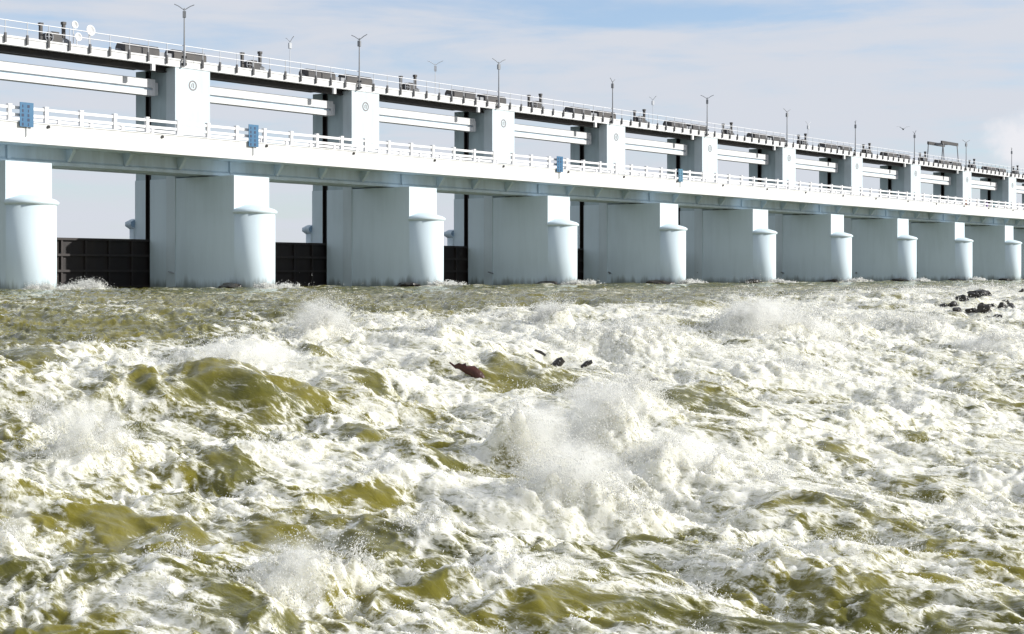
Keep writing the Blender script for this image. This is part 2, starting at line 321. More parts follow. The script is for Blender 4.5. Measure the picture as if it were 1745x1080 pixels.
# river material: turbid olive water that mirrors the sky at a flat angle, and white foam where the foam cover says so
def river_mat():
    m, t, b = new_mat('river_water_and_foam')
    geo = N(t, 'ShaderNodeNewGeometry'); at = N(t, 'ShaderNodeAttribute', attribute_name='foam')
    nz = N(t, 'ShaderNodeTexNoise'); nz.inputs['Scale'].default_value = 7; nz.inputs['Detail'].default_value = 8; nz.inputs['Roughness'].default_value = .68; nz.inputs['Distortion'].default_value = .8
    mp = N(t, 'ShaderNodeMapping'); mp.inputs['Scale'].default_value = (1.7, .62, 1.3); t.links.new(geo.outputs['Position'], mp.inputs['Vector']); t.links.new(mp.outputs[0], nz.inputs['Vector'])
    def filament(scale, width, dist):
        q_ = N(t, 'ShaderNodeTexNoise'); q_.inputs['Scale'].default_value = scale; q_.inputs['Detail'].default_value = 3; q_.inputs['Roughness'].default_value = .55; q_.inputs['Distortion'].default_value = dist
        t.links.new(mp.outputs[0], q_.inputs['Vector'])
        return ramp(t, math_node(t, 'ABSOLUTE', math_node(t, 'SUBTRACT', q_.outputs['Fac'], .5)), 0, width, 1, 0)
    fil = math_node(t, 'ADD', math_node(t, 'MULTIPLY', filament(2.6, .045, 1.2), .42), math_node(t, 'MULTIPLY', filament(7.0, .06, .9), .36))
    fil = math_node(t, 'MULTIPLY', fil, math_node(t, 'ADD', math_node(t, 'MULTIPLY', at.outputs['Fac'], .72), .32))
    fsum = math_node(t, 'ADD', at.outputs['Fac'], math_node(t, 'MULTIPLY', math_node(t, 'SUBTRACT', nz.outputs['Fac'], .5), 1.35))
    fsum = math_node(t, 'ADD', fsum, math_node(t, 'SUBTRACT', fil, .10))
    vw = N(t, 'ShaderNodeTexNoise'); vw.inputs['Scale'].default_value = 2.5; vw.inputs['Detail'].default_value = 4; t.links.new(mp.outputs[0], vw.inputs['Vector'])
    va = N(t, 'ShaderNodeVectorMath', operation='MULTIPLY_ADD'); t.links.new(vw.outputs['Color'], va.inputs[0]); va.inputs[1].default_value = (.7, .7, .7); t.links.new(mp.outputs[0], va.inputs[2])
    bell = math_node(t, 'SUBTRACT', 1.15, math_node(t, 'ABSOLUTE', math_node(t, 'SUBTRACT', math_node(t, 'MULTIPLY', at.outputs['Fac'], 2.0), .95)))
    for vsc, amt in ((2.8, .42), (8.0, .20)):
        vo = N(t, 'ShaderNodeTexVoronoi', feature='DISTANCE_TO_EDGE'); vo.inputs['Scale'].default_value = vsc; t.links.new(va.outputs[0], vo.inputs['Vector'])
        lace = math_node(t, 'SUBTRACT', ramp(t, vo.outputs['Distance'], .0, .22, 1, 0), .42)
        fsum = math_node(t, 'ADD', fsum, math_node(t, 'MULTIPLY', math_node(t, 'MULTIPLY', lace, bell), amt))
    fac = ramp(t, fsum, .10, 1.14)
    n2 = N(t, 'ShaderNodeTexNoise'); n2.inputs['Scale'].default_value = .5; n2.inputs['Detail'].default_value = 3; t.links.new(geo.outputs['Position'], n2.inputs['Vector'])
    wc = N(t, 'ShaderNodeMix', data_type='RGBA'); wc.inputs['A'].default_value = (.092, .089, .014, 1); wc.inputs['B'].default_value = (.160, .142, .017, 1)
    t.links.new(ramp(t, n2.outputs['Fac'], .35, .65), wc.inputs['Factor'])
    b.inputs['Roughness'].default_value = .14; b.inputs['IOR'].default_value = 1.33; b.inputs['Specular IOR Level'].default_value = .40; b.inputs['Subsurface Weight'].default_value = .8; b.inputs['Subsurface Radius'].default_value = (1.0, .95, .3); b.inputs['Subsurface Scale'].default_value = .22
    t.links.new(wc.outputs['Result'], b.inputs['Base Color'])
    nb = N(t, 'ShaderNodeTexNoise'); nb.inputs['Scale'].default_value = 6; nb.inputs['Detail'].default_value = 4; nb.inputs['Roughness'].default_value = .5; nb.inputs['Distortion'].default_value = .7; mpw = N(t, 'ShaderNodeMapping'); mpw.inputs['Scale'].default_value = (1.5, .7, 1.2); mpw.inputs['Rotation'].default_value = (0, 0, .25); t.links.new(geo.outputs['Position'], mpw.inputs['Vector']); t.links.new(mpw.outputs[0], nb.inputs['Vector'])
    bw = N(t, 'ShaderNodeBump'); bw.inputs['Strength'].default_value = .45; bw.inputs['Distance'].default_value = .04; t.links.new(nb.outputs['Fac'], bw.inputs['Height']); t.links.new(bw.outputs[0], b.inputs['Normal'])
    fm = N(t, 'ShaderNodeBsdfPrincipled'); fm.inputs['Roughness'].default_value = .8; fm.inputs['Subsurface Weight'].default_value = .9; fm.inputs['Subsurface Radius'].default_value = (1.0, .95, .8); fm.inputs['Subsurface Scale'].default_value = .26; fm.inputs['Specular IOR Level'].default_value = .25
    fc = N(t, 'ShaderNodeMix', data_type='RGBA'); fc.inputs['A'].default_value = (.44, .43, .295, 1); fc.inputs['B'].default_value = (.71, .70, .625, 1)
    fv = N(t, 'ShaderNodeTexNoise'); fv.inputs['Scale'].default_value = 3.2; fv.inputs['Detail'].default_value = 9; fv.inputs['Roughness'].default_value = .7; fv.inputs['Distortion'].default_value = 1.0; t.links.new(mp.outputs[0], fv.inputs['Vector'])
    t.links.new(ramp(t, math_node(t, 'ADD', math_node(t, 'MULTIPLY', fv.outputs['Fac'], 1.5), math_node(t, 'MULTIPLY', fsum, .45)), .72, 1.35), fc.inputs['Factor']); t.links.new(fc.outputs['Result'], fm.inputs['Base Color'])
    n4 = N(t, 'ShaderNodeTexNoise'); n4.inputs['Scale'].default_value = 22; n4.inputs['Detail'].default_value = 6; n4.inputs['Roughness'].default_value = .7; t.links.new(geo.outputs['Position'], n4.inputs['Vector'])
    bf = N(t, 'ShaderNodeBump'); bf.inputs['Strength'].default_value = .22; bf.inputs['Distance'].default_value = .05; t.links.new(n4.outputs['Fac'], bf.inputs['Height']); t.links.new(bf.outputs[0], fm.inputs['Normal'])
    ms = N(t, 'ShaderNodeMixShader'); t.links.new(fac, ms.inputs['Fac']); t.links.new(b.outputs[0], ms.inputs[1]); t.links.new(fm.outputs[0], ms.inputs[2])
    t.links.new(ms.outputs[0], t.nodes['Material Output'].inputs['Surface'])
    return m
M['river'] = river_mat()
m_foam, tf, bf_ = new_mat('white_spray'); bf_.inputs['Base Color'].default_value = (.93, .93, .91, 1); bf_.inputs['Roughness'].default_value = .6
ft = N(tf, 'ShaderNodeBsdfTranslucent'); ft.inputs['Color'].default_value = (.93, .93, .91, 1); fx = N(tf, 'ShaderNodeMixShader'); fx.inputs['Fac'].default_value = .5
tf.links.new(bf_.outputs[0], fx.inputs[1]); tf.links.new(ft.outputs[0], fx.inputs[2]); tf.links.new(fx.outputs[0], tf.nodes['Material Output'].inputs['Surface'])
river_me = grid_mesh('water', Ug, Vg, H, F, (Vg < 81.0) & (Vg > 1.0)); river_me.materials.append(M['river'])
river = bpy.data.objects.new('water', river_me); COL.objects.link(river); river['kind'] = 'structure'
# coarser water to the sides of the finely meshed stretch
gu, gv = np.meshgrid(np.arange(-22, 130, .42), np.arange(-22, 81, .42), indexing='ij')
gz = gu * ct + gv * st_; gx = gu * st_ - gv * ct
inside = (gz > z0 + .8) & (gx / np.maximum(gz, .1) > -.43 + .6 / np.maximum(gz, 1)) & (gx / np.maximum(gz, .1) < .50 - .6 / np.maximum(gz, 1)) & (gv > 1.8)
gh, gf = water_fields(gu, gv, np.full(gu.shape, .3))
side_me = grid_mesh('water', gu, gv, gh - .04 - .5 * np.exp(-(gu ** 2 + gv ** 2) / 9), gf, ~inside); side_me.materials.append(M['river'])
side = bpy.data.objects.new('water', side_me); COL.objects.link(side); side['kind'] = 'structure'
# spray: drops thrown off the splashes and off the foaming crests
def spray():
    P, S, D = [], [], []
    def jets(x, y, h, dirs, height, per, spread, size):
        """each jet is a tuft of strands and drops thrown along an arc from (x, y, h)"""
        n = len(x); r = lambda a: np.repeat(a, per, axis=0)
        tt = rng.random(n * per) ** 1.25
        d = r(dirs); L_ = r(height)
        horiz = d[:, :2] / np.maximum(d[:, 2:3], .3)
        up = L_ * (1.25 * tt - .35 * tt ** 2.5)
        pos = np.stack([r(x), r(y), r(h)], -1)
        pos[:, 2] += up; pos[:, :2] += horiz * (L_ * tt)[:, None]
        pos += rng.normal(0, 1, (n * per, 3)) * (r(spread) * (.25 + .9 * tt))[:, None] * np.array([1, 1, .7])
        tang = np.concatenate([horiz, (1.25 - .9 * tt ** 1.5)[:, None]], 1) + rng.normal(0, .45, (n * per, 3))
        P.append(pos); D.append(tang / np.linalg.norm(tang, axis=1, keepdims=True)); S.append(r(size) * np.minimum(rng.lognormal(-.3, .75, n * per), 2.6) * (1.15 - .6 * tt))
    for cu, cv_, a, hp, st in SPLASH:
        dist = cu * ct + cv_ * st_; px_ = dist / 1567.0
        nj = int(np.clip(85 * st * min(2.2, hp / .5) * min(1.8, a / .6), 25, 260))
        du = rng.normal(0, a * .52, nj); dv = rng.normal(0, a * .45, nj); g = np.exp(-((du / (a * .95)) ** 2 + (dv / (a * .9)) ** 2))
        x = cu + du; y = cv_ + dv; hh, _ = water_fields(x, y, np.full(nj, .03))
        dirs = np.stack([du / a * .55 + rng.normal(0, .28, nj), dv / a * .4 - .15 + rng.normal(0, .28, nj), np.full(nj, 1.0)], -1)
        jets(x, y, hh - .03, dirs, hp * (.18 + .75 * g) * np.minimum(rng.lognormal(-.25, .45, nj), 1.35), 90, np.full(nj, .10 * a + .04), np.full(nj, max(.30 * px_, .005)))
    Uf, Vf, Hf, Ff, Zf, Tf = (q_.reshape(-1) for q_ in (Ug, Vg, H, F, Zg, Tg))
    k = np.where((Ff > .62) & (Vf < 44) & (Vf > 3) & (np.abs(Tf) < .40))[0]
    crest = (H - (np.roll(H, 5, 0) + np.roll(H, -5, 0) + np.roll(H, 8, 1) + np.roll(H, -8, 1)) / 4).reshape(-1)[k]
    w = (np.clip(crest, 0, None) + .004 * (Ff[k] - .6)) * Ff[k]; pick = rng.choice(k, 11000, p=w / w.sum()); n = len(pick)
    x, y, dist = Uf[pick], Vf[pick], Zf[pick]
    lean = np.stack([pn(x * .8, y * .8) * .8 + rng.normal(0, .25, n), pn(x * .8 + 40, y * .8) * .6 - .25 + rng.normal(0, .25, n), np.ones(n)], -1)
    jets(x, y, Hf[pick] - .015, lean, np.minimum(rng.lognormal(0, .5, n), 2.2) * (.055 + .0016 * dist), 15, .025 + .0010 * dist, np.maximum(.30 * dist / 1567.0, .0042))
    P = np.concatenate(P); S = np.concatenate(S); D = np.concatenate(D); n = len(P)
    a1 = np.cross(D, rng.normal(0, 1, (n, 3))); a1 /= np.linalg.norm(a1, axis=1, keepdims=True); a2 = np.cross(D, a1)
    el = rng.uniform(1.0, 2.8, n)
    c3 = [(-.5, .866), (-.5, -.866), (1, 0)]
    v = np.empty((n, 4, 3))
    for i, (p_, q_) in enumerate(c3): v[:, i] = P + (a1 * p_ + a2 * q_) * S[:, None] - D * (S * el * .4)[:, None]
    v[:, 3] = P + D * (S * el)[:, None]
    f = (np.array([[0, 1, 2], [0, 3, 1], [1, 3, 2], [2, 3, 0]])[None] + (np.arange(n) * 4)[:, None, None]).reshape(-1, 3)
    me = bpy.data.meshes.new('spray'); me.vertices.add(n * 4); me.vertices.foreach_set('co', v.reshape(-1).astype(np.float32))
    me.loops.add(len(f) * 3); me.loops.foreach_set('vertex_index', f.reshape(-1).astype(np.int32))
    me.polygons.add(len(f)); me.polygons.foreach_set('loop_start', np.arange(0, len(f) * 3, 3, dtype=np.int32)); me.polygons.foreach_set('loop_total', np.full(len(f), 3, np.int32))
    me.polygons.foreach_set('use_smooth', np.ones(len(f), bool))
    me.update(calc_edges=True); me.materials.append(m_foam)
    o = bpy.data.objects.new('spray', me); COL.objects.link(o); o['kind'] = 'stuff'
    o['label'] = 'white spray drops flying off the breaking rapids'; o['category'] = 'spray'
    print('spray drops', n)
spray()
def mist():
    m = bpy.data.materials.new('fine_mist'); m.use_nodes = True; t = m.node_tree; t.nodes.clear()
    o_ = N(t, 'ShaderNodeOutputMaterial'); pv = N(t, 'ShaderNodeVolumePrincipled'); pv.inputs['Color'].default_value = (.97, .97, .95, 1); pv.inputs['Anisotropy'].default_value = .25
    tcn = N(t, 'ShaderNodeTexCoord'); ln = N(t, 'ShaderNodeVectorMath', operation='LENGTH'); t.links.new(tcn.outputs['Object'], ln.inputs[0])
    ge = N(t, 'ShaderNodeNewGeometry'); nz = N(t, 'ShaderNodeTexNoise'); nz.inputs['Scale'].default_value = 3.4; nz.inputs['Detail'].default_value = 5; nz.inputs['Roughness'].default_value = .62
    t.links.new(ge.outputs['Position'], nz.inputs['Vector'])
    fall = ramp(t, ln.outputs['Value'], .15, 1.0, 1, 0)
    dn = math_node(t, 'MULTIPLY', math_node(t, 'MULTIPLY', fall, ramp(t, nz.outputs['Fac'], .38, .66)), 5.5)
    t.links.new(dn, pv.inputs['Density']); t.links.new(pv.outputs[0], o_.inputs['Volume'])
    bm = bmesh.new(); bmesh.ops.create_icosphere(bm, subdivisions=3, radius=1.0); me = bpy.data.meshes.new('mist'); bm.to_mesh(me); bm.free(); me.materials.append(m)
    for cu, cv_, a, hp, st in SPLASH:
        if hp < .42 or a > 1.4: continue
        o = bpy.data.objects.new('mist', me); COL.objects.link(o); o['kind'] = 'stuff'
        hh = float(np.interp(cv_, LV[:, 0], LV[:, 1])); o.location = (cu, cv_, hh + hp * .45); o.scale = (a * 1.15, a * 1.0, hp * .85)
        o['label'] = 'fine white mist hanging over the breaking rapids'; o['category'] = 'mist'; o['group'] = 'mist over the rapids'
mist()
# river bed far out to every side, and the pond held back behind the gates
rb = MB(); rb.box(-4000, 5000, -4000, 72, -2.5, -0.6); bed = rb.build('riverbed', M['rock']); bed['kind'] = 'structure'
wm, wt, wb = new_mat('pond_water'); wb.inputs['Base Color'].default_value = (.08, .08, .03, 1); wb.inputs['Roughness'].default_value = .12
pw = MB(); pw.box(-3000, 5000, 81.6, 5000, 0.0, 5.4); pond = pw.build('reservoir_water', wm); pond['kind'] = 'structure'

# ------------------------------------------------------------------ barrage
U0, VF, SP = 50.263, 71.994, 16.0
KMIN, KMAX = -1, 13                    # piers
HW = 1.43                              # half the thickness of a pier
def ux(k): return U0 + SP * k
def arc_pts(cx, cy, r, a0, a1, n): return [(cx + r * math.cos(a0 + (a1 - a0) * i / n), cy + r * math.sin(a0 + (a1 - a0) * i / n)) for i in range(n + 1)]
def make_pier():
    zb = 1.0; off = (0, 0, zb)
    t = thing('barrage_pier', '', 'pier', (0, 0, zb), 'white piers of the barrage')
    top = 7.83
    # shaft: round nose downstream, gate slot, then the upstream half
    half = [(HW, 4.6)] + [(HW, 0.0)] + list(reversed(arc_pts(0, 0, HW, math.pi, 2 * math.pi, 28)))[1:-1] + [(-HW, 0.0), (-HW, 4.6)]
    mb = MB(off); outl = list(reversed(half)); mb.prism(outl, 2, zb, top)
    for i in range(len(outl)):                       # only the round of the nose is shaded smooth
        if outl[i][1] < 1e-6 and outl[(i + 1) % len(outl)][1] < 1e-6: mb.smooth[i] = True
    mb.box(-HW + .05, HW - .05, 4.6, 5.48, zb, 9.96); mb.box(-HW + .05, HW - .05, 6.35, 8.0, zb, 9.96); mb.box(-.75, .75, 8.0, 8.42, zb, 9.96); mb.box(-HW + .05, HW - .05, 8.42, 9.5, zb, 9.96)
    mb.build('shaft', M['pier'], t)
    up = MB(off); up.prism(list(reversed([(-HW, 9.5), (HW, 9.5)] + arc_pts(0, 9.5, HW, 0, math.pi, 16)[1:-1])), 2, zb, 6.95, smooth=True)
    up.build('upstream_nose', M['pier'], t)
    cb = MB(off); cb.lathe([(HW, 6.85), (HW + .28, 7.05), (HW + .28, 7.3), (HW - .1, 7.5)], 20, 0, math.pi, 0, 9.5); cb.build('corbel', M['girder'], t)
    # ledge round the top of the nose: sharp soffit, top sloping back to the pedestal
    lg = MB(off); lg.lathe([(HW - .02, 7.60), (HW + .13, 7.68), (HW + .13, 7.80), (HW - .05, 7.93), (.55, 8.18), (0.0, 8.22)], 40, math.pi, 2 * math.pi)
    lg.build('nose_ledge', M['pier'], t)
    pd = MB(off); pd.box(-HW - .02, HW + .02, 0.0, 4.62, 7.78, 9.96); p = pd.build('pedestal', M['pier'], t)
    gs = MB(off)
    for sx in (-1, 1):
        gs.box(*sorted((sx * .75, sx * .80)), 8.01, 8.41, zb, 16.9); gs.box(*sorted((sx * .80, sx * (HW - .02))), 8.01, 8.06, zb, 16.9); gs.box(*sorted((sx * .80, sx * (HW - .02))), 8.36, 8.41, zb, 16.9)
    gs.build('slot_shade_liner', M['gate'], t)  # dark lining added to the gate slot; the slot's shade is in its colour
    be = MB(off)
    for y in (1.98, 3.08, 4.18): be.box(-.9, .9, y, y + .44, 9.96, 10.018)
    be.build('bearing_pad', M['dark'], t)
    # tower carrying the hoist deck
    tw = MB(off); tw.box(-HW, HW, 5.48, 6.35, zb, 16.99); tw.build('tower_front', M['tower'], t)
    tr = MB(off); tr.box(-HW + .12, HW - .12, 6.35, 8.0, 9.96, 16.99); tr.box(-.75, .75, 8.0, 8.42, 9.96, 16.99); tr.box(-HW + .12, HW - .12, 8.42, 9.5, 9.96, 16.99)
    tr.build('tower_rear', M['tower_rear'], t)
    em = MB(off)
    ring_o = arc_pts(0, 16.0 - .05, .33, 0, 2 * math.pi, 28)[:-1]; ring_i = arc_pts(0, 16.0 - .05, .245, 0, 2 * math.pi, 28)[:-1]
    vs_ = [(x, 5.465, z) for x, z in ring_o] + [(x, 5.465, z) for x, z in ring_i] + [(x, 5.48, z) for x, z in ring_o] + [(x, 5.48, z) for x, z in ring_i]
    n = 28; fs = []
    for i in range(n):
        j = (i + 1) % n
        fs += [(i, j, n + j, n + i), (i, 2 * n + i, 2 * n + j, j), (n + i, n + j, 3 * n + j, 3 * n + i)]
    em.add(vs_, fs); e = em.build('emblem', M['emblem'], t)
    mk = MB(off); mk.box(-.10, -.05, 5.467, 5.482, 15.83, 16.05); mk.box(.02, .10, 5.467, 5.482, 15.80, 15.86); mk.box(.05, .10, 5.467, 5.482, 15.86, 16.08); mk.box(-.05, .05, 5.467, 5.482, 16.05, 16.09)
    mk.build('emblem_mark', M['emblem'], e)
    return t
pier0 = make_pier()
def pier_label(k):
    if k == -1: return 'white barrage pier beyond the left edge of the picture'
    if k == 0: return 'leftmost and largest white round-nosed pier at the foot of the road bridge'
    if k >= 10: return '%s white round-nosed barrage pier from the left, at the far right end' % ORD[k]
    return '%s white round-nosed barrage pier from the left, with its tower above the road' % ORD[k]
piers = []
for k in range(KMIN, KMAX + 1):
    o = pier0 if k == KMIN else copy_tree(pier0)
    o.location = (ux(k), VF, 1.0); o['label'] = pier_label(k)

def bay_name(k): return ORD[k] if k < len(ORD) else 'last'
def make_road_span():
    zb = 9.96; off = (0, 0, zb); L0, L1 = .012, SP - .012
    t = thing('road_span', '', 'bridge span', (0, 0, zb), 'road bridge spans on the piers')
    sl = MB(off); sl.box(L0, L1, 0.02, 5.40, 10.97, 11.24); sl.build('deck_slab', M['girder'], t)
    rs = MB(off); rs.box(L0, L1, .32, 5.12, 11.244, 11.30); rs.build('road_surface', M['asphalt'], t)
    for y0, y1, nm in ((-.02, .26, 'kerb'), (5.16, 5.44, 'kerb')):
        kb = MB(off); kb.box(L0, L1, y0, y1, 10.95, 12.03); kb.box(L0, L1, y0 - .04, y1 + .04, 12.03, 12.09); kb.build(nm, M['white'], t)
    for i, y in enumerate((2.2, 3.3, 4.4)):
        g = MB(off); g.prism([(y - .26, 10.02), (y + .26, 10.02), (y + .26, 10.19), (y + .11, 10.31), (y + .11, 10.97), (y - .11, 10.97), (y - .11, 10.31), (y - .26, 10.19)], 0, L0, L1)
        go = g.build('girder', M['girder'], t)
        if i == 0:
            for fr in (.25, .5, .75):
                s_ = MB(off); x = SP * fr; s_.prism([(y - .75, 10.965), (y - .75, 10.86), (y - .24, 10.24), (y - .11, 10.31), (y - .11, 10.965)], 0, x - .11, x + .11); s_.build('stiffener', M['girder'], go)
            jb = MB(off); jb.box(L0, .22, y - .24, y - .11, 10.24, 10.96); jb.build('stiffener', M['girder'], go)
    dw = MB(off)
    for fr in (.25, .5, .75): dw.box(SP * fr - .1, SP * fr + .1, 2.31, 4.29, 10.3, 10.96)
    dw.build('cross_wall', M['girder'], t)
    for yc in (.12, 5.30):
        for i in range(7):
            x = (i + .5) * SP / 7
            p = MB(off); p.box(x - .10, x + .10, yc - .10, yc + .10, 12.09, 12.93); p.box(x - .12, x + .12, yc - .12, yc + .12, 12.93, 12.99); p.build('railing_post', M['rail'], t)
        for z in (12.36, 12.74):
            r = MB(off); r.box(L0, L1, yc - .055, yc + .055, z, z + .15); r.build('rail', M['rail'], t)
    ds = MB(off)
    for x in (1.2, 9.0): ds.tube([(x, .02, 11.92), (x, -.10, 11.90)], .085, 10)
    ds.build('drain_spout', M['dark'], t)
    return t
span0 = make_road_span()
for k in range(KMIN, KMAX):
    o = span0 if k == KMIN else copy_tree(span0)
    o.location = (ux(k), VF, 9.96)
    o['label'] = 'road bridge span left of the leftmost pier, cut by the picture edge' if k == -1 else 'white railed road bridge span just right of the %s pier from the left' % bay_name(k)

def make_upper_span():
    zb = 16.5; off = (0, 0, zb); L0, L1 = .012, SP - .012
    t = thing('hoist_deck_span', '', 'walkway span', (0, 0, zb), 'hoist deck spans on the towers')
    s_ = MB(off); s_.box(L0, L1, 5.44, 5.74, 17.0, 17.46); s_.box(L0, L1, 5.74, 10.3, 17.30, 17.46); s_.box(L0, L1, 5.40, 5.50, 17.42, 17.52); s_.build('deck_slab', M['white'], t)
    sf = MB(off); sf.box(L0, L1, 5.76, 10.28, 17.27, 17.296); sf.build('soffit_shade_sheet', M['dark'], t)  # dark sheet added below the slab, carrying the underside's shade as colour
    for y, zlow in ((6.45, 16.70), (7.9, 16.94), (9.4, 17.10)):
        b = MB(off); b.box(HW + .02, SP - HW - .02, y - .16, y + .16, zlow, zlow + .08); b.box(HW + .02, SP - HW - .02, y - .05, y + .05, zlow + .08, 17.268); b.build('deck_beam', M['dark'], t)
    bk = MB(off); bk.box(SP - 3.3, SP - 3.05, 5.42, 5.60, 16.58, 17.0); bk.build('drain_bracket', M['white'], t)
    for yc, sgn in ((5.36, 1), (10.36, -1)):
        for i in range(11):
            x = (i + .5) * SP / 11
            p = MB(off); p.box(x - .06, x + .06, yc - .05, yc + .05, 17.12 if sgn > 0 else 17.40, 17.66); pp = p.build('post_bracket', M['bracket'], t)
            r = MB(off); r.tube([(x, yc, 17.6), (x, yc, 18.42)], .028, 6); r.build('railing_post', M['pipe'], t)
        for z in (17.98, 18.38):
            r = MB(off); r.tube([(L0, yc, z), (L1, yc, z)], .024, 6); r.build('rail', M['rail'], t)
    return t
up0 = make_upper_span()
for k in range(KMIN, KMAX):
    o = up0 if k == KMIN else copy_tree(up0)
    o.location = (ux(k), VF, 16.5)
    o['label'] = 'hoist deck span at the upper left corner, cut by the picture edge' if k == -1 else 'upper hoist deck span between the %s and %s piers from the left' % (bay_name(k), bay_name(k + 1))

def make_beam():
    zb = 15.22; off = (0, 0, zb); a, b_ = HW - .08, SP - HW - .42
    t = thing('gate_beam', '', 'beam', (0, 0, zb), 'white lifting beams across the gate bays')
    u_ = MB(off); u_.box(a, b_, 6.9, 7.55, 15.72, 16.26); u_.build('upper_flange', M['white'], t)
    w_ = MB(off); w_.box(a + .1, b_ - .1, 7.06, 7.45, 15.56, 15.72); w_.build('web', M['girder'], t)
    l_ = MB(off); l_.box(a, b_, 6.92, 7.55, 15.22, 15.56); l_.build('lower_flange', M['white'], t)
    e_ = MB(off); e_.box(b_ - .02, b_ + .38, 7.1, 7.5, 15.3, 16.1); e_.box(b_ - .20, b_ - .03, 6.88, 7.06, 15.26, 16.22); e_.build('end_plate', M['white'], t)
    return t
bm0 = make_beam()
for k in range(KMIN, KMAX):
    o = bm0 if k == KMIN else copy_tree(bm0)
    o.location = (ux(k), VF, 15.22)
    o['label'] = 'white grooved lifting beam reaching out of the left picture edge above the road' if k == 0 else ('white lifting beam left of the picture' if k == -1 else 'white grooved lifting beam between the %s and %s towers' % (bay_name(k), bay_name(k + 1)))

def make_gate():
    zb = 1.2; off = (0, 0, zb); a, b_ = HW - .5, SP - HW + .5; ztop = 6.08
    t = thing('sluice_gate', '', 'gate', (0, 0, zb), 'black sluice gates between the piers')
    nx, nz = 8, 5; dx = (b_ - a) / nx; dz = (ztop - zb) / nz
    for j in range(nz):
        for i in range(nx):
            p = MB(off); e = .02; p.box(a + i * dx + e, a + (i + 1) * dx - e, 8.24, 8.32, zb + j * dz + e, zb + (j + 1) * dz - e); p.build('panel', M['gate'], t)
    for j in range(nz + 1):
        z = zb + j * dz; r = MB(off); r.box(a, b_, 8.04, 8.24, z - .07, z + .07); r.build('horizontal_girder', M['gate_rib'], t)
    for i in range(nx + 1):
        x = a + i * dx; r = MB(off); r.box(x - .06, x + .06, 8.10, 8.26, zb, ztop); r.build('vertical_rib', M['gate_rib'], t)
    return t
gate0 = make_gate()
for k in range(KMIN, 6):
    o = gate0 if k == KMIN else copy_tree(gate0)
    o.location = (ux(k), VF, 1.2)
    o['label'] = 'black steel sluice gate left of the leftmost pier' if k == -1 else 'black ribbed sluice gate closing the bay right of the %s pier' % bay_name(k)

# ------------------------------------------------------------------ hoists, lamps and the rest on the upper deck
ZD = 17.46
def make_hoist():
    off = (0, 0, ZD)
    t = thing('gate_hoist', '', 'hoist', (0, 0, ZD), 'central gate hoists on the upper deck')
    b = MB(off); b.box(-1.1, 1.1, -.5, .5, ZD, ZD + .14); b.build('base_frame', M['dark'], t)
    g = MB(off); g.box(-.70, .25, -.38, .38, ZD + .14, ZD + .88); g.box(-.40, .1, -.30, .30, ZD + .88, ZD + 1.0); g.build('gearbox', M['dark'], t)
    m = MB(off); m.tube([(.25, 0, ZD + .45), (.95, 0, ZD + .45)], .24, 14)
    for x in (.40, .52, .64, .76): m.tube([(x, 0, ZD + .45), (x + .04, 0, ZD + .45)], .275, 14)
    m.build('motor', M['steel'], t)
    for x, h in ((-1.0, 1.30), (.62, 1.55)):
        c = MB(off); c.box(x - .08, x + .08, -.09, .09, ZD + .14, ZD + h); cc = c.build('column', M['dark'], t)
        hd = MB(off); hd.box(x - .12, x + .12, -.12, .12, ZD + h, ZD + h + .16); hd.build('column_head', M['dark'], cc)
    wv_ = MB(off); R_ = .30; pts = [(-1.0 + .0, -.22 + 0, ZD + 1.0)]
    ring = [(-.72 + R_ * math.cos(a) * .9, -.45, ZD + .62 + R_ * math.sin(a)) for a in np.linspace(0, 2 * math.pi, 19)]
    wv_.tube(ring, .035, 6, cap=False); wv_.tube([(-.72, -.45, ZD + .62), (-.55, -.1, ZD + .62)], .04, 6); wv_.tube([(-.99, -.45, ZD + .62), (-.45, -.45, ZD + .62)], .025, 6); wv_.build('hand_wheel', M['steel'], t)
    return t
h0 = make_hoist()
for k in range(0, 12):
    o = h0 if k == 0 else copy_tree(h0)
    o.location = (ux(k) + SP * .445, VF + 7.6, ZD)
    o['label'] = 'dark gate hoist with two upright posts over the bay right of the %s tower' % bay_name(k) if k else 'largest dark gate hoist with two upright posts, at the upper left'
def make_drum():
    off = (0, 0, ZD)
    t = thing('rope_drum_hoist', '', 'hoist', (0, 0, ZD), 'low rope drum hoists above the towers')
    b = MB(off); b.box(-1.35, 1.35, -.45, .45, ZD, ZD + .38); b.build('plinth', M['white'], t)
    prof = [(-.50, ZD + .38), (.50, ZD + .38), (.50, ZD + .78), (.34, ZD + 1.0), (-.34, ZD + 1.0), (-.50, ZD + .78)]
    c = MB(off); c.prism(prof, 0, -1.45, 1.25); c.build('drum_cover', M['dark'], t)
    e = MB(off); e.box(1.25, 1.75, -.36, .36, ZD + .24, ZD + .70); e.build('end_gear_case', M['steel'], t)
    f = MB(off); f.tube([(-1.45, 0, ZD + .52), (-1.72, 0, ZD + .52)], .12, 10); f.build('shaft_end', M['steel'], t)
    return t
d0 = make_drum(); first = True
for k in range(0, 12):
    for j, dx in enumerate((-2.35, 1.35)):
        if k == 0 and j == 0: pass
        o = d0 if first else copy_tree(d0); first = False
        o.location = (ux(k) + dx, VF + 7.9, ZD)
        if j: o.rotation_euler = (0, 0, math.pi)
        o['label'] = 'low dark rope drum hoist on the %s side of the %s tower from the left' % (('left', 'right')[j], bay_name(k))
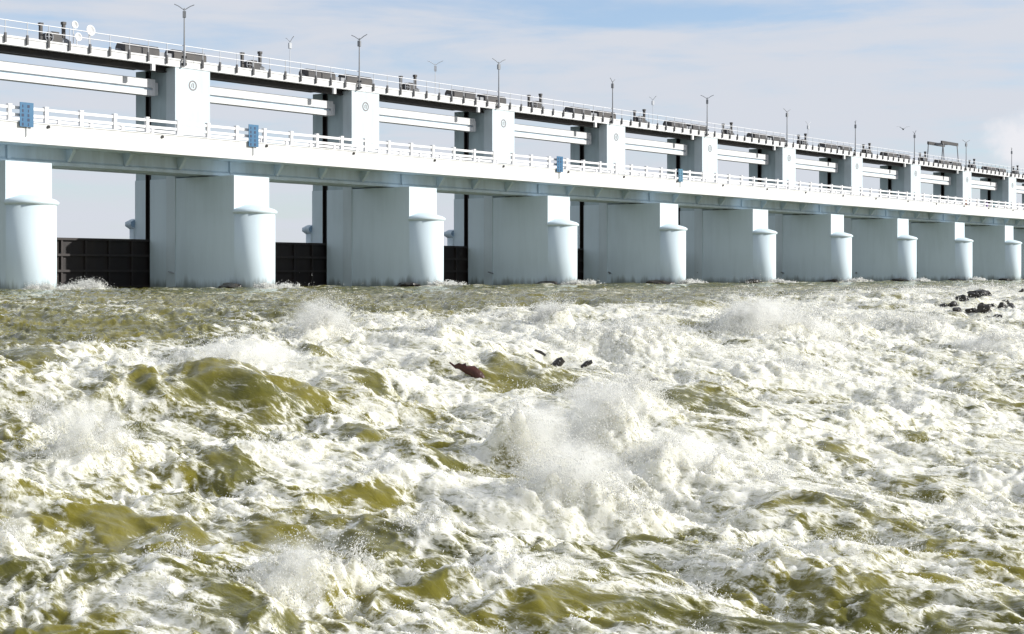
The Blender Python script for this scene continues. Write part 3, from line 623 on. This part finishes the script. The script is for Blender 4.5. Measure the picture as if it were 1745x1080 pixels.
def make_lamp(rear=False):
    t = thing('street_lamp', '', 'street lamp', (0, 0, 17.0), 'double-armed street lamps on the upper deck')
    off = (0, 0, 17.0)
    st_m = M['pipe'] if rear else M['steel']; rr = .62 if rear else 1.0
    p = MB(off); p.tube([(0, 0, 17.40 if rear else 17.05), (0, 0, 18.6), (0, 0, 20.75)], [.068 * rr, .050 * rr, .034 * rr], 10); p.build('pole', st_m, t)
    for z in ((17.46,) if rear else (17.16, 17.60)):
        c = MB(off); c.box(-.16, .16, -.02, .16, z, z + .12); c.build('clamp', M['dark'], t)
    b = MB(off); b.box(-.10, .10, -.10, .10, 20.15, 20.55); b.build('junction_box', st_m, t)
    for s in (-1, 1):
        a = MB(off); a.tube([(0, 0, 20.62), (s * .35, 0, 20.86), (s * .62, 0, 20.98)], .026, 6); aa = a.build('arm', st_m, t)
        h = MB(off); h.prism([(-.10, 0), (.10, 0), (.07, .07), (-.07, .07)], 0, 0, .42)
        h.v = [(s * (x + .58), y, z + 20.95 - 17.0 + 17.0 + x * .22) if False else (s * (x + .58), y, (z + 17.0) + 3.94 - 17.0 + x * .25 + 17.0 - 17.0) for x, y, z in h.v]
        if s < 0: h.f = [tuple(reversed(f)) for f in h.f]
        h.build('lamp_head', st_m, aa)
    return t
l0 = make_lamp(); first = True
yaw = [0, -.62, .35, .9, -.35, .5, 1.2, 1.35, .2, .9, .4]
for k in range(1, 12):
    o = l0 if first else copy_tree(l0); first = False
    o.location = (ux(k) - .88, VF + 5.26, 17.0); o.rotation_euler = (0, 0, -.65 + yaw[k - 1])
    o['label'] = 'grey double-armed street lamp at the front of the %s tower from the left' % bay_name(k)
l1 = make_lamp(True); first = True
for k in (1, 2, 4, 6):
    o = l1 if first else copy_tree(l1); first = False
    o.location = (ux(k) + SP * .80, VF + 9.9, 17.0); o.rotation_euler = (0, 0, .3 + k); o['group'] = 'street lamps on the rear edge of the upper deck'
    o['label'] = 'fainter street lamp on the rear railing right of the %s tower' % bay_name(k)
# white round dishes near the left end
def dish(x, z, r, label):
    t = thing('round_dish', label, 'dish', (x, VF + 7.0, ZD), 'white round dishes on the upper deck')
    off = (0, 0, ZD)
    d = MB(); d.lathe([(0.0, 0.0), (r * .5, .03), (r * .85, .10), (r, .17), (r * .98, .19), (r * .8, .13), (r * .45, .06), (0.0, .03)], 24)
    ob = d.build('bowl', M['white'], t); ob.location = (0, 0, z - ZD); ob.rotation_euler = (R(84), 0, R(2))
    s_ = MB(off); s_.tube([(.08, .1, ZD), (.08, .1, z)], .03, 8); s_.build('mast', M['white'], t)
dish(ux(0) + 9.15, 18.75, .33, 'larger white round dish alone behind the upper railing near the left')
dish(ux(0) + 8.0, 18.95, .24, 'small white round dish just right of the largest hoist, the upper one')
dish(ux(0) + 8.25, 18.25, .26, 'small white round dish just right of the largest hoist, the lower one')
# gantry far along the deck
t = thing('gantry_frame', 'tall dark goalpost gantry standing on the upper deck at the far right', 'gantry', (ux(8) + 14.0, VF + 7.9, ZD))
off = (ux(8) + 14.0, 0, ZD); g = MB((0, 0, ZD))
for x in (-2.3, 2.3):
    for y in (-1.2, 1.2):
        l_ = MB((0, 0, ZD)); l_.tube([(x, y, ZD), (x, y * .8, ZD + 3.0)], .07, 8); l_.build('leg', M['steel'], t)
g.box(-2.6, 2.6, -1.0, -.8, ZD + 2.9, ZD + 3.28); g.box(-2.6, 2.6, .8, 1.0, ZD + 2.9, ZD + 3.28); g.build('top_girder', M['dark'], t)
b = MB((0, 0, ZD)); b.box(-.5, .5, -.8, .8, ZD + 2.95, ZD + 3.2); b.build('trolley', M['steel'], t)
# bird flying past the eighth lamp
bd = thing('bird', 'small dark bird in flight beside a lamp at the far right', 'bird', (ux(8) - 4.7, VF + 5.0, 20.9), rz=.6)
b = MB(); b.tube([(-.36, 0, 0), (-.24, 0, .01), (0, 0, 0), (.2, 0, .04), (.30, 0, .08), (.40, 0, .06)], [.03, .05, .10, .08, .06, .012], 8); b.build('body', M['bird'], bd)
for s in (-1, 1):
    w_ = MB(); w_.add([(.14, s * .05, .03), (-.12, s * .05, .02), (-.10, s * .38, .26), (.06, s * .42, .28), (-.06, s * .78, .30), (.14, s * .05, .05), (-.12, s * .05, .04), (-.10, s * .38, .275), (.06, s * .42, .295), (-.06, s * .78, .31)],
                     [(0, 1, 2, 3), (3, 2, 4), (5, 8, 7, 6), (8, 9, 7), (0, 3, 8, 5), (1, 6, 7, 2), (3, 4, 9, 8), (2, 7, 9, 4)]); w_.build('wing', M['bird'], bd)

# blue boards on the road railing
def board(u, w, h, mat, label, zc=12.45):
    t = thing('notice_board', label, 'board', (u, VF - .10, zc - h / 2 - .5), 'blue boards on the road railing'); z0_ = zc - h / 2 - .5; off = (0, 0, z0_)
    p = MB(off); p.box(-w / 2, w / 2, -.06, -.02, zc - h / 2, zc + h / 2); bo = p.build('panel', mat, t)
    s_ = MB(off); s_.tube([(0.06, .01, z0_ ), (0.06, .01, zc + h / 2 - .05)], .028, 8); s_.build('post', M['pipe'], t)
    for x in (-.30 * w, .12 * w):
        for i in range(5):
            zz_ = zc + h * .40 - i * h * .185; k_ = MB(off); q = .07 + .05 * ((i * 7 + int(x * 50)) % 3)
            k_.box(x - q / 2 * w, x + q / 2 * w, -.066, -.060, zz_ - h * .12, zz_); k_.build('mark', M['navy'], bo)
board(50.02, .84, 1.30, M['blue'], 'blue board on the road railing at the left edge')
board(66.28, .80, 1.36, M['blue'], 'blue board on the road railing above the second pier')
board(98.2, .78, 1.20, M['blue'], 'blue board on the road railing above the fourth pier')
board(115.9, .66, 1.10, M['blue_pale'], 'narrow pale blue board on the railing above the fifth pier')

# people on the road at the far right
def person(u, v, shirt, trousers, label, rz, arm):
    t = thing('person', label, 'person', (u, v, 11.30), 'people on the road bridge', rz)
    V = [(0, 0, .92), (0, 0, 1.12), (0, 0, 1.36), (0, 0, 1.48), (0, .02, 1.60), (-.09, 0, .88), (-.10, -.02, .48), (-.10, .02, .06), (-.10, -.12, .04), (.09, 0, .88), (.10, -.03, .48), (.10, .02, .06), (.10, -.12, .04),
         (-.19, 0, 1.36), (-.25, 0, 1.10), (-.24, -.08 - arm, .90 + arm), (.19, 0, 1.36), (.25, .02, 1.10), (.24, -.10 - arm, .90 + arm * .8), (-.24, -.13 - arm, .84 + arm), (.24, -.15 - arm, .84 + arm * .8)]
    E_ = [(0, 1), (1, 2), (2, 3), (3, 4), (0, 5), (5, 6), (6, 7), (7, 8), (0, 9), (9, 10), (10, 11), (11, 12), (2, 13), (13, 14), (14, 15), (2, 16), (16, 17), (17, 18), (15, 19), (18, 20)]
    rad = [.14, .13, .14, .055, .10, .085, .06, .045, .035, .085, .06, .045, .035, .06, .045, .035, .06, .045, .035, .03, .03]
    me = bpy.data.meshes.new('body'); me.from_pydata(V, E_, []); o = bpy.data.objects.new('body', me); COL.objects.link(o)
    o.modifiers.new('s', 'SKIN'); 
    for i, r_ in enumerate(rad): me.skin_vertices[0].data[i].radius = (r_, r_ * (.72 if i in (0, 1, 2) else 1))
    me.skin_vertices[0].data[0].use_root = True
    sb = o.modifiers.new('d', 'SUBSURF'); sb.levels = 1
    dg = bpy.context.evaluated_depsgraph_get(); nm = bpy.data.meshes.new_from_object(o.evaluated_get(dg)); nm.name = 'body'
    o.modifiers.clear(); o.data = nm; nm.materials.clear()
    for m_ in (M[shirt], M[trousers], M['skin']): nm.materials.append(m_)
    for p in nm.polygons:
        c_ = p.center; p.use_smooth = True
        p.material_index = 1 if c_.z < .92 and abs(c_.x) < .19 else (2 if c_.z > 1.46 or (abs(c_.x) > .19 and c_.z < .98 + arm) else 0)
    o.parent = t
    hr = MB(); hr.lathe([(.0, 1.725), (.06, 1.715), (.105, 1.66), (.108, 1.60), (.09, 1.575)], 12, 0, 2 * math.pi, 0, .03); hr.build('hair', M['hair'], t)
for a in ((183.2, 73.2, 'orange', 'jeans', 'person in an orange shirt standing at the far road railing', .2, .12), (190.4, 73.4, 'lilac', 'cream', 'person in lilac leaning on the far road railing', -.3, .16),
          (193.0, 73.5, 'teal', 'jeans', 'person in teal beside the lilac one on the far road', .5, .10), (196.2, 73.3, 'pink', 'jeans', 'person in pink at the railing nearest the far right', 0, .14), (154.8, 73.4, 'lilac', 'jeans', 'person in lilac shirt on the road under the seventh tower', .1, .1)):
    person(*a)

# ------------------------------------------------------------------ rocks, driftwood
def rock_mesh(name, sx, sy, sz, seed):
    bm = bmesh.new(); bmesh.ops.create_icosphere(bm, subdivisions=3, radius=1.0); r_ = np.random.default_rng(seed); ph = r_.random(12) * 6.28
    for v in bm.verts:
        p = v.co.copy(); d = 1 + .22 * math.sin(2.3 * p.x + ph[0]) * math.sin(2.7 * p.y + ph[1]) + .15 * math.sin(5.1 * p.z + 3.2 * p.x + ph[2]) + .09 * math.sin(8.3 * p.y + 4 * p.x + ph[3]) + .05 * math.sin(15 * p.x + 11 * p.z + ph[4])
        v.co = Vector((p.x * sx * d, p.y * sy * d, p.z * sz * d))
    me = bpy.data.meshes.new(name); bm.to_mesh(me); bm.free(); me.materials.append(M['rock'])
    return me
ROCKS = [
    (60.77, 24.8, 0.21, 0.14, 'small dark rock, left in the rock cluster at far right'),
    (65.58, 26.37, 0.28, 0.23, 'black rock with a flat top in the left of the rock cluster'),
    (58.14, 23.57, 0.18, 0.11, 'low dark rock at the lower left of the rock cluster'),
    (70.82, 27.68, 0.55, 0.25, 'largest black domed rock on top of the rock cluster'),
    (75.46, 29.02, 0.23, 0.17, 'small rock touching the right of the largest black rock'),
    (58.82, 22.81, 0.27, 0.27, 'tall dark rock in the centre of the rock cluster'),
    (64.65, 24.71, 0.17, 0.12, 'small rock between the domed and the tall dark rocks'),
    (57.2, 22.02, 0.2, 0.11, 'lowest dark rock of the cluster, below the tall one'),
    (58.58, 22.16, 0.22, 0.11, 'low flat rock at the lower right of the cluster'),
    (69.5, 25.91, 0.19, 0.16, 'small upright rock at the upper right of the cluster'),
    (63.31, 23.41, 0.29, 0.27, 'thick dark rock at the right end of the cluster'),
    (62.52, 23.46, 0.19, 0.17, 'round rock just left of the thick right-end rock'),
    (59.04, 23.38, 0.21, 0.11, 'low rock left of the tall central rock'),
    (84.6, 30.6, 0.26, 0.22, 'dark rock cut by the right picture edge below the last pier'),
    (60.77, 25.22, 0.17, 0.1, 'tiny rock at the left tip of the rock cluster'),
    (26.73, 17.62, 0.08, 0.06, 'small dark rock in white foam right of the driftwood, the left of two'),
    (27.05, 17.44, 0.11, 0.1, 'dark rock in white foam right of the driftwood, the right of two')]
for i, (u, v, r_, h, lab) in enumerate(ROCKS):
    o = bpy.data.objects.new('rock', rock_mesh('rock', r_, r_ * .8, h, 100 + i)); COL.objects.link(o)
    hh, _ = water_fields(np.array([u]), np.array([v]), np.array([.05]))
    o.location = (u, v, float(hh[0]) + h * .35); o.rotation_euler = (0, 0, i * 1.7); tag(o, lab, 'rock', 'dark rocks breaking the white water')
for k in range(1, 10):
    o = bpy.data.objects.new('rock', rock_mesh('rock', 1.15, .8, .30, 300 + k)); COL.objects.link(o); o.location = (ux(k) - 2.0, VF - .3, 3.06); o.rotation_euler = (0, 0, k * .7)  # low dark humps at the waterline, made with the rock mesh
    tag(o, 'dark hump in the water left of the nose of the %s pier' % bay_name(k), 'rock', 'dark humps at the feet of the piers')
def wood(u, v, dz, pts, rad, name, label, twigs=(), mat='rock'):
    hh, _ = water_fields(np.array([u]), np.array([v]), np.array([.05]))
    t = thing(name, label, 'driftwood', (u, v, float(hh[0]) + dz), 'driftwood in the rapids')
    m_ = MB(); m_.tube(pts, rad, 10)
    m_.v = [(x + .02 * math.sin(19 * z + 7 * x), y, z + .02 * math.sin(23 * x + 5 * y)) for x, y, z in m_.v]
    m_.build('trunk', M[mat], t)
    for tp, tr in twigs:
        b_ = MB(); b_.tube(tp, tr, 7); b_.build('branch', M[mat], t)
    return t
# right = along (st,-ct) in plan
rx_, ry_ = st_, -ct
def al(d, z): return (rx_ * d, ry_ * d, z)
wood(23.17, 19.05, .03, [al(-.33, .17), al(-.24, .20), al(-.10, .13), al(.02, .10), al(.13, -.02), al(.24, -.12), al(.31, -.26)], [.03, .065, .075, .095, .10, .07, .03], 'drift_log', 'reddish brown drift log sticking out of the white water near the middle',
     [([al(.08, .08), al(.14, -.1), al(.2, -.25)], [.07, .05, .03]), ([al(-.1, .2), al(-.3, .16), al(-.42, .26)], [.05, .03, .015])], 'wood')
wood(27.2, 20.0, .10, [al(-.24, -.04), al(-.08, .02), al(.06, .08), al(.16, .14)], [.03, .07, .10, .06], 'drift_log', 'short black wedge of driftwood right of the reddish log')
wood(27.3, 20.5, .16, [al(-.14, .10), al(0, .03), al(.12, -.06)], [.02, .03, .02], 'stick', 'thin dark stick just left of the black driftwood wedge')
wood(26.9, 19.0, .10, [al(-.10, -.02), al(0, .03), al(.12, .06)], [.03, .06, .04], 'drift_log', 'small dark stub of driftwood right of the black wedge')
print('objects', len(bpy.data.objects))
